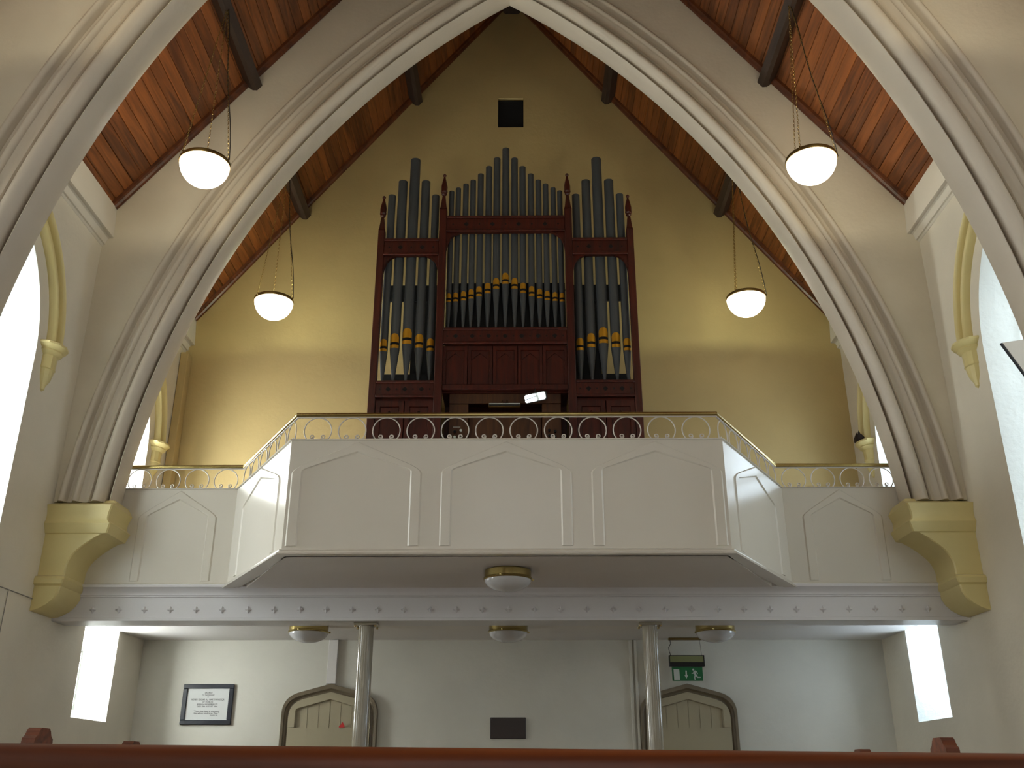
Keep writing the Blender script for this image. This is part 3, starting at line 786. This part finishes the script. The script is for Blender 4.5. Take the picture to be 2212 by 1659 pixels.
PIPE_Y = OY + 0.11
def pipe(x, r, zfoot, zm, ztop):
    "one front pipe: conical foot, body, gilded upper and lower lip, dark mouth slot"
    OY = PIPE_Y; k_ = PIPE_Y / 11.10
    X = 0.138 + (OX + x - 0.138) * k_; zm = 1.05 + (zm - 1.05) * k_; ztop = 1.05 + (ztop - 1.05) * k_
    p = MB().lathe([(0.010, zfoot), (0.012, zfoot + 0.02), (r, zm - r * 0.9), (r, ztop), (r * 0.93, ztop), (r * 0.93, ztop - 0.2), (0.001, ztop - 0.2)], (X, OY, 0), 20, False).build('pipe', 'pipe', org, 40)
    aw = 0.95
    # upper lip: arched gold leaf wrapped on the front of the body
    mb = MB(); cols = []
    hh = r * 1.9
    for k in range(9):
        u = -1 + 2 * k / 8; a = -PI / 2 + u * aw
        top = zm + 0.02 + hh * (0.55 + 0.45 * math.sqrt(max(0, 1 - abs(u) ** 2.2)))
        cols.append([(X + (r + 0.004) * math.cos(a), OY + (r + 0.004) * math.sin(a), zm + 0.02), (X + (r + 0.004) * math.cos(a), OY + (r + 0.004) * math.sin(a), top), (X + r * 0.98 * math.cos(a), OY + r * 0.98 * math.sin(a), top), (X + r * 0.98 * math.cos(a), OY + r * 0.98 * math.sin(a), zm + 0.02)])
    mb.rings(cols, True, True).build('upper_lip', 'gold', p, 50)
    mb = MB(); cols = []
    for k in range(7):
        u = -1 + 2 * k / 6; a = -PI / 2 + u * aw
        cols.append([(X + (r + 0.002) * math.cos(a), OY + (r + 0.002) * math.sin(a), zm - r * .25), (X + (r + 0.002) * math.cos(a), OY + (r + 0.002) * math.sin(a), zm + 0.02), (X + r * .9 * math.cos(a), OY + r * .9 * math.sin(a), zm + 0.02), (X + r * .9 * math.cos(a), OY + r * .9 * math.sin(a), zm - r * .25)])
    mb.rings(cols, True, True).build('mouth', 'dark', p, 50)
    mb = MB(); cols = []
    for k in range(7):
        u = -1 + 2 * k / 6; a = -PI / 2 + u * aw
        z1_ = zm - r * .25; z0_ = zm - r * 0.9 - 0.005 * (1 - u * u)
        cols.append([(X + (r + 0.003) * math.cos(a), OY + (r + 0.003) * math.sin(a), z0_), (X + (r + 0.004) * math.cos(a), OY + (r + 0.004) * math.sin(a), z1_), (X + r * .9 * math.cos(a), OY + r * .9 * math.sin(a), z1_), (X + r * .9 * math.cos(a), OY + r * .9 * math.sin(a), z0_)])
    mb.rings(cols, True, True).build('lower_lip', 'gold', p, 50)
side_p = [(1.545, 0.052, 6.17 - .045, 8.41), (1.405, 0.064, 6.236 - .06, 8.635), (1.247, 0.069, 6.302 - .065, 8.99), (1.092, 0.060, 6.236 - .06, 8.632), (0.95, 0.052, 6.175 - .045, 8.405)]
for x, r, zm, zt_ in side_p:
    pipe(-x, r, 5.665, zm, zt_); pipe(x, r, 5.665, zm, zt_)
cx_ = [-0.735, -0.645, -0.543, -0.445, -0.342, -0.23, -0.12, 0.0]
ct = [8.475, 8.525, 8.585, 8.65, 8.748, 8.868, 9.008, 9.168]
cm = [6.852, 6.862, 6.875, 6.902, 6.938, 6.982, 7.047, 7.12]
crr = [0.036, 0.037, 0.039, 0.040, 0.042, 0.045, 0.047, 0.049]
for x, zt_, zm, r in zip(cx_, ct, cm, crr):
    pipe(x, r, 6.385, zm - 0.04, zt_)
    if x < 0: pipe(-x, r, 6.385, zm - 0.04, zt_ - 0.005)

# music lamp and mirror on the console
ml = MB().cbox(-0.276, 0.122, OY + 0.03, OY + 0.10, 5.352, 5.398, 0.004).build('music_lamp', 'brassdull', org)
ml['label'] = 'slim framed strip lamp over the music desk'
MB().box(-0.268, 0.114, OY + 0.022, OY + 0.032, 5.36, 5.376).build('slot', 'black', ml)
MB().box(-0.268, 0.114, OY + 0.024, OY + 0.032, 5.380, 5.392).build('reflector', 'signwhite', ml)
for s_ in (-0.03, 0.03):
    MB().tube([(-0.077 + s_, OY + 0.06, 5.395), (-0.077 + s_, OY + 0.11, 5.47)], 0.006, 6).build('arm', 'brassdull', ml)
def rounded(x0, x1, z0, z1, r, n=5):
    pts = []
    for cx0, cz0, a0 in ((x1 - r, z1 - r, 0), (x0 + r, z1 - r, PI / 2), (x0 + r, z0 + r, PI), (x1 - r, z0 + r, 1.5 * PI)):
        for k in range(n + 1):
            a = a0 + PI / 2 * k / n; pts.append((cx0 + r * math.cos(a), cz0 + r * math.sin(a)))
    return pts
MIR_TILT, MIR_TURN = math.radians(17), math.radians(-30)
def mirror_map(u, v, a):
    p = Matrix.Rotation(MIR_TURN, 3, 'Z') @ (Matrix.Rotation(MIR_TILT, 3, 'X') @ Vector((u, a, v)))
    return (0.305 + p.x, OY - 0.10 + p.y, 5.42 + p.z)
mr = MB().prism(rounded(-0.152, 0.152, -0.055, 0.055, 0.028), mirror_map, 0.0, 0.03).build('organist_mirror', 'black', org)
mr['label'] = 'small rounded mirror above the organ console reflecting daylight'
MB().prism(rounded(-0.144, 0.144, -0.047, 0.047, 0.024), mirror_map, -0.002, 0.001).build('glass', 'mirror', mr)
MB().tube([(0.305, OY - 0.07, 5.43), (0.305, OY - 0.02, 5.58)], 0.008, 8).build('stem', 'black', mr)

# ---------------------------------------------------------------- under the gallery: doors, signs, tablets
def door(idx, x, label):
    t = thing('door_%d' % idx, (x, YC, 0), label, 'door', kind='structure')
    P = lambda u, v, w: (x + u, YC - w, v)
    o1 = tudor(0.578, 0.0, 1.79, 2.04, 0.2, 2.138, 8); o2 = tudor(0.535, 0.0, 1.775, 2.0, 0.185, 2.088, 8); o3 = tudor(0.495, 0.0, 1.76, 1.965, 0.17, 2.045, 8)
    MB().rings([[P(*a, 0), P(*a, .05), P(a[0] * .985, a[1], .065), P(b_[0] * 1.015, b_[1], .06), P(*b_, 0.03), P(*b_, 0)] for a, b_ in zip(o1, o2)], True, True).build('outer_roll', 'doorframe', t, 40)
    MB().rings([[P(*a, 0), P(*a, .035), P((a[0]+b_[0])/2, (a[1]+b_[1])/2, .022), P(*b_, 0.03), P(*b_, 0)] for a, b_ in zip(o2, o3)], True, True).build('inner_roll', 'doorframe', t, 40)
    leaf = MB(); leaf.add([P(u, v, 0.012) for u, v in o3], [tuple(range(len(o3)))]); leaf.build('door_leaf', 'door', t)
    # raised stiles around a sunk boarded panel with a Tudor head
    p1 = tudor(0.40, 1.636, 1.82, 1.855, 0.045, 1.955, 4); n = len(p1)
    o4 = tudor(0.492, 1.636, 1.76, 1.962, 0.17, 2.042, 4)
    MB().rings([[P(*a, .012), P(*a, .05), P(b_[0] * 1.03, b_[1] * 1.004, .05), P(*b_, .03), P(*b_, .012)] for a, b_ in zip(o4, p1)], True, True).build('head_rail', 'door', t)
    MB().box(x - 0.49, x + 0.49, YC - 0.05, YC - 0.012, 1.20, 1.636).build('lock_rail', 'door', t)
    for k in range(6):
        a, b_ = -0.40 + 0.8 * k / 6, -0.40 + 0.8 * (k + 1) / 6
        top = lambda u: 1.955 - 0.27 * max(0, abs(u)) + 0.0
        MB().prism([(x + a + .004, 1.636), (x + b_ - .004, 1.636), (x + b_ - .004, min(1.95, top(b_))), (x + (a + b_) / 2, top((a + b_) / 2)), (x + a + .003, min(1.95, top(a)))], fXZ, YC - 0.018, YC - 0.008).build('plank', 'door', t)
    for k in range(6):
        a, b_ = -0.40 + 0.8 * k / 6, -0.40 + 0.8 * (k + 1) / 6
        MB().box(x + a + .003, x + b_ - .003, YC - 0.02, YC - 0.01, 0.2, 1.2).build('plank', 'door', t)
    for s_ in (-1, 1): MB().box(*sorted((x + s_ * 0.40, x + s_ * 0.492)), YC - 0.05, YC - 0.012, 0.0, 1.2).build('stile', 'door', t)
    MB().box(x - 0.40, x + 0.40, YC - 0.05, YC - 0.012, 0.0, 0.2).build('bottom_rail', 'door', t)
    MB().lathe([(0.02, 0), (0.03, 0.01), (0.028, 0.03), (0.001, 0.04)], (x + 0.43, YC - 0.05, 1.0), 12).build('door_knob', 'brassdull', t, 40)
    return t
d1 = door(1, -2.178, 'taupe arched door left of centre with a red card on it')
MB().prism([(-2.055, 1.640), (-1.985, 1.640), (-1.99, 1.668), (-2.012, 1.700), (-2.024, 1.690), (-2.03, 1.672), (-2.05, 1.658)], fXZ, YC - 0.056, YC - 0.0505).build('red_card', 'red', d1)['label'] = 'small red paper shape stuck to the door'
door(2, 2.118, 'taupe arched door under the green exit sign')

tr = thing('conduit_cover', (-2.19, YC, 2.138), 'white boxed conduit running from ceiling down to the left door head', 'conduit')
MB().cbox(-2.243, -2.13, YC - 0.05, YC, 2.14, 2.658, 0.004).build('cover', 'ceil', tr)
MB().box(-2.252, -2.243, YC - 0.03, YC, 2.14, 2.658).build('edge_strip', 'under', tr)
tr = thing('conduit_cover', (1.50, YC, 0), 'pale full height boxed conduit beside the right door', 'conduit')
MB().cbox(1.44, 1.475, YC - 0.03, YC, 0, 2.658, 0.004).build('cover', 'under', tr)
MB().cbox(1.50, 1.535, YC - 0.025, YC, 0, 2.658, 0.004).build('cover', 'under', tr)
tr = thing('pipe_boxing', (-4.5, 12.1, ZF), 'slim vertical pipe boxing in the left corner behind the gallery', 'boxing')
MB().cbox(-4.545, -4.44, 11.99, 12.155, ZF, 6.50, 0.006).build('casing', 'gable', tr)
MB().box(-4.547, -4.435, 11.985, 12.156, 4.55, 4.57).build('strap', 'gable', tr)
tr = thing('wall_cable', (-4.54, 8.75, 2.3), 'thin grey cable run along the left wall beside the corbel', 'cable')
MB().tube([(-4.545, 4.0, 2.668), (-4.545, 9.27, 2.66)], 0.005, 6).build('cable', 'wire', tr)
MB().tube([(-4.545, 8.757, 2.66), (-4.545, 8.73, 0.02)], 0.004, 6).build('cable', 'wire', tr)

# framed tablet
tb = thing('framed_tablet', (-3.667, YC, 1.672), 'blue-black framed memorial tablet with printed lines on the cream wall', 'plaque')
fx0, fx1, fz0, fz1, fw_ = -3.973, -3.362, 1.672, 2.138, 0.052
for a in ((fx0, fx1, fz1 - fw_, fz1), (fx0, fx1, fz0, fz0 + fw_), (fx0, fx0 + fw_, fz0 + fw_, fz1 - fw_), (fx1 - fw_, fx1, fz0 + fw_, fz1 - fw_)):
    MB().cbox(a[0], a[1], YC - 0.035, YC, a[2], a[3], 0.006).build('frame_bar', 'frame', tb)
MB().box(fx0 + fw_ - .004, fx1 - fw_ + .004, YC - 0.015, YC - 0.002, fz0 + fw_ - .004, fz1 - fw_ + .004).build('card', 'paper', tb)
def text_mesh(name, body, size, x, z, y, mat, parent, width=None):
    cu = bpy.data.curves.new('t', 'FONT'); cu.body = body; cu.size = size; cu.align_x = 'CENTER'; cu.extrude = 0.0008
    ob = bpy.data.objects.new('t', cu); COL.objects.link(ob)
    dg = bpy.context.evaluated_depsgraph_get()
    me = bpy.data.meshes.new_from_object(ob.evaluated_get(dg))
    bpy.data.objects.remove(ob)
    xs = [v.co.x for v in me.vertices]
    s_ = (width / (max(xs) - min(xs))) if width else 1.0
    for v in me.vertices:
        v.co = Vector((x + v.co.x * s_, y - v.co.z, z + v.co.y))
    me.materials.clear(); me.materials.append(MT[mat])
    return link(name, me, parent)
lines = [('SACRED', .030, 2.028, .09), ('TO THE MEMORY', .020, 2.004, .15), ('OF', .018, 1.981, .02), ('HENRY EDGAR A.J. HARTMAN ESQR', .032, 1.948, .40), ('OF DUBLIN', .02, 1.924, .13),
         ('BORN 2nd NOVEMBER 1772', .024, 1.897, .245), ('DIED 29th AUGUST 1844', .024, 1.872, .245),
         ('"Thou dost keep in the peace', .026, 1.816, .31), ('him whose mind is on Thee."', .026, 1.793, .30), ('ISAIAH 26', .016, 1.774, .09)]
for i, (s_, sz, z, wd) in enumerate(lines):
    text_mesh('lettering', s_, sz, -3.667 + (0.09 if i == 9 else 0), z, YC - 0.0155, 'ink', tb, wd)

bt = thing('bronze_tablet', (-0.04, YC, 1.515), 'dark brown bronze tablet on the wall between the two doors', 'plaque')
MB().cbox(-0.253, 0.173, YC - 0.02, YC, 1.515, 1.754, 0.005).build('plate', 'bronze', bt)
for a in (-0.235, 0.155):
    for b_ in (1.533, 1.736): MB().lathe([(0.008, 0), (0.008, 0.004)], (a, YC - 0.022, b_), 6).build('screw', 'bronze', bt)

# exit sign
ex = thing('exit_sign', (2.11, 11.98, 2.157), 'hanging green running man exit sign with a down arrow', 'exit sign')
EY = 11.98
MB().cbox(1.905, 2.318, EY - 0.03, EY + 0.03, 2.632, 2.658, 0.004).build('ceiling_bar', 'brassdull', ex)
MB().tube([(1.925, EY, 2.635), (1.93, EY, 2.59), (1.903, EY, 2.54), (1.912, EY, 2.49), (1.925, EY, 2.45)], 0.004, 6).build('wire', 'cord', ex, 60)
MB().tube([(2.285, EY, 2.635), (2.285, EY, 2.60), (2.292, EY, 2.53), (2.295, EY, 2.45)], 0.003, 6).build('wire', 'wire', ex, 60)
MB().cbox(1.90, 2.322, EY - 0.03, EY + 0.03, 2.322, 2.372, 0.004).build('lamp_housing', 'black', ex)
MB().box(1.91, 2.312, EY - 0.022, EY + 0.022, 2.372, 2.446).build('smoked_face', 'olive', ex)
for a in ((1.90, 1.91, 2.37, 2.452), (2.312, 2.322, 2.37, 2.452), (1.90, 2.322, 2.446, 2.453)):
    MB().box(a[0], a[1], EY - 0.026, EY + 0.026, a[2], a[3]).build('black_edge', 'black', ex)
sg = MB().box(1.927, 2.293, EY - 0.004, EY + 0.004, 2.157, 2.32).build('sign_plate', 'green', ex)
pp = lambda nm, poly: MB().prism(poly, fXZ, EY - 0.0065, EY - 0.004).build(nm, 'signwhite', ex)
pp('door_symbol', [(1.948, 2.168), (2.018, 2.168), (2.014, 2.290), (1.946, 2.292)])
pp('arrow', [(2.087, 2.275), (2.104, 2.275), (2.104, 2.222), (2.117, 2.222), (2.0955, 2.185), (2.073, 2.222), (2.087, 2.222)])
man = [[(2.182 + .0115 * math.cos(2*PI*k/10), 2.287 + .0115 * math.sin(2*PI*k/10)) for k in range(10)],
       [(2.186, 2.272), (2.205, 2.278), (2.214, 2.235), (2.196, 2.222), (2.184, 2.240)],
       [(2.186, 2.272), (2.178, 2.252), (2.160, 2.248), (2.158, 2.240), (2.184, 2.240), (2.196, 2.262)],
       [(2.203, 2.277), (2.226, 2.262), (2.236, 2.238), (2.228, 2.236), (2.218, 2.256), (2.204, 2.262)],
       [(2.196, 2.226), (2.214, 2.236), (2.232, 2.206), (2.266, 2.204), (2.266, 2.194), (2.224, 2.192)],
       [(2.196, 2.230), (2.212, 2.222), (2.200, 2.200), (2.202, 2.168), (2.190, 2.168), (2.186, 2.202)]]
for poly in man: pp('running_man', poly)

# dark dried thing standing on the right hood stop beside the gallery
cl = MB()
for k in range(9):
    a = k * 2.4; h = 0.05 + 0.1 * ((k * 37) % 10) / 10; r = 0.02 + 0.01 * (k % 3)
    bx, by = 4.43 + 0.03 * math.cos(a), 11.615 + 0.07 * math.sin(a)
    cl.lathe([(0.001, 0), (r, 0.02), (r * 0.8, h * 0.6), (0.001, h)], (bx, by, 5.03), 6)
tag(cl.build('dried_posy', 'dirt', None, 40), 'small dark clump resting on the right hood stop by the gallery', 'ornament')

# white panel fixed to the right foot of the nearest arch
sp = thing('wall_loudspeaker', (3.75, 6.16, 3.66), 'thin white tilted panel with a dark edge at the right foot of the nearest arch', 'loudspeaker')
A = Vector((3.491, 6.12, 3.876)); e1 = Vector((0.46, 0.02, 0.082)); e2 = Vector((0.27, 0.03, -0.515)); n_ = e1.cross(e2).normalized()
if n_.y > 0: n_ = -n_
q = [A, A + e1, A + e1 + e2, A + e2]
MB().rings([[v - n_ * 0.001 for v in q], [v + n_ * 0.006 for v in q]], True, True).build('white_face', 'white', sp)
g = 0.008
u1, u2 = e1.normalized() * g, e2.normalized() * g
q2 = [A - u1 - u2 * .2, A + e1 + u1 - u2 * .2, A + e1 + e2 + u1 + u2, A + e2 - u1 + u2]
MB().rings([[v - n_ * 0.02 for v in q2], [v + n_ * 0.002 for v in q2]], True, True).build('dark_case', 'frame', sp)
MB().tube([tuple(A + e1 * .6 + e2 * .3 - n_ * .015), (3.95, YA - 0.03, 3.80)], 0.015, 8).build('bracket', 'black', sp)

# ---------------------------------------------------------------- pews
def pew(x, y, rot, top, zend, label):
    t = thing('pew', (x, y, 0), label, 'pew', 'pews in the centre of the nave')
    hl = 1.62
    prof = [(-0.022, top - 0.055), (-0.030, top - 0.045), (-0.030, top - 0.016), (-0.026, top - 0.006), (-0.016, top), (0.016, top), (0.028, top - 0.008), (0.030, top - 0.045), (0.022, top - 0.055)]
    MB().prism([(y + u, v) for u, v in prof], fYZ, x - hl, x + hl).build('top_rail', 'pew', t, 40)
    MB().box(x - hl, x + hl, y - 0.012, y + 0.012, 0.35, top - 0.05).build('back_panel', 'pew', t)
    MB().cbox(x - hl, x + hl, y - 0.024, y - 0.010, top - 0.13, top - 0.062, 0.005).build('upper_rail', 'pew', t)
    MB().cbox(x - hl, x + hl, y - 0.024, y - 0.010, 0.35, 0.47, 0.005).build('lower_rail', 'pew', t)
    for k in range(6):
        xx = x - hl + 0.04 + (2 * hl - 0.08) * k / 5
        MB().cbox(xx - 0.045, xx + 0.045, y - 0.022, y - 0.010, 0.47, top - 0.13, 0.004).build('muntin', 'pew', t)
    MB().cbox(x - hl, x + hl, y + 0.0, y + 0.40, 0.42, 0.455, 0.008).build('seat', 'pew', t)
    for s_ in (-1, 1):
        xx = x + s_ * 1.645
        h = [(0.42, 0), (0.42, 0.46), (0.34, 0.60), (0.16, 0.72), (0.085, 0.95), (0.055, zend - 0.14), (0.05, zend - 0.10), (0.066, zend - 0.075), (0.070, zend - 0.055), (0.066, zend - 0.036), (0.05, zend - 0.026), (0.04, zend - 0.010), (0.028, zend), (-0.034, zend), (-0.046, zend - 0.010), (-0.056, zend - 0.026), (-0.072, zend - 0.036), (-0.076, zend - 0.055), (-0.072, zend - 0.075), (-0.056, zend - 0.10), (-0.06, zend - 0.2), (-0.07, 0)]
        MB().prism([(y + u, v) for u, v in h], fYZ, xx - 0.024, xx + 0.024).build('bench_end', 'pew', t)
    t.rotation_euler = (0, rot, 0)
    return t
pew(0.0, 0.92, 0.009, 1.0778, 1.16, 'varnished brown pew back running across the foreground')
pew(0.0, 3.72, 0.010, 1.06, 1.2125, 'varnished brown pew in the second visible row, its bench ends rising over the front rail')
pew(0.0, 4.62, 0.010, 1.06, 1.199, 'farthest varnished brown pew, only its bench end tips showing')
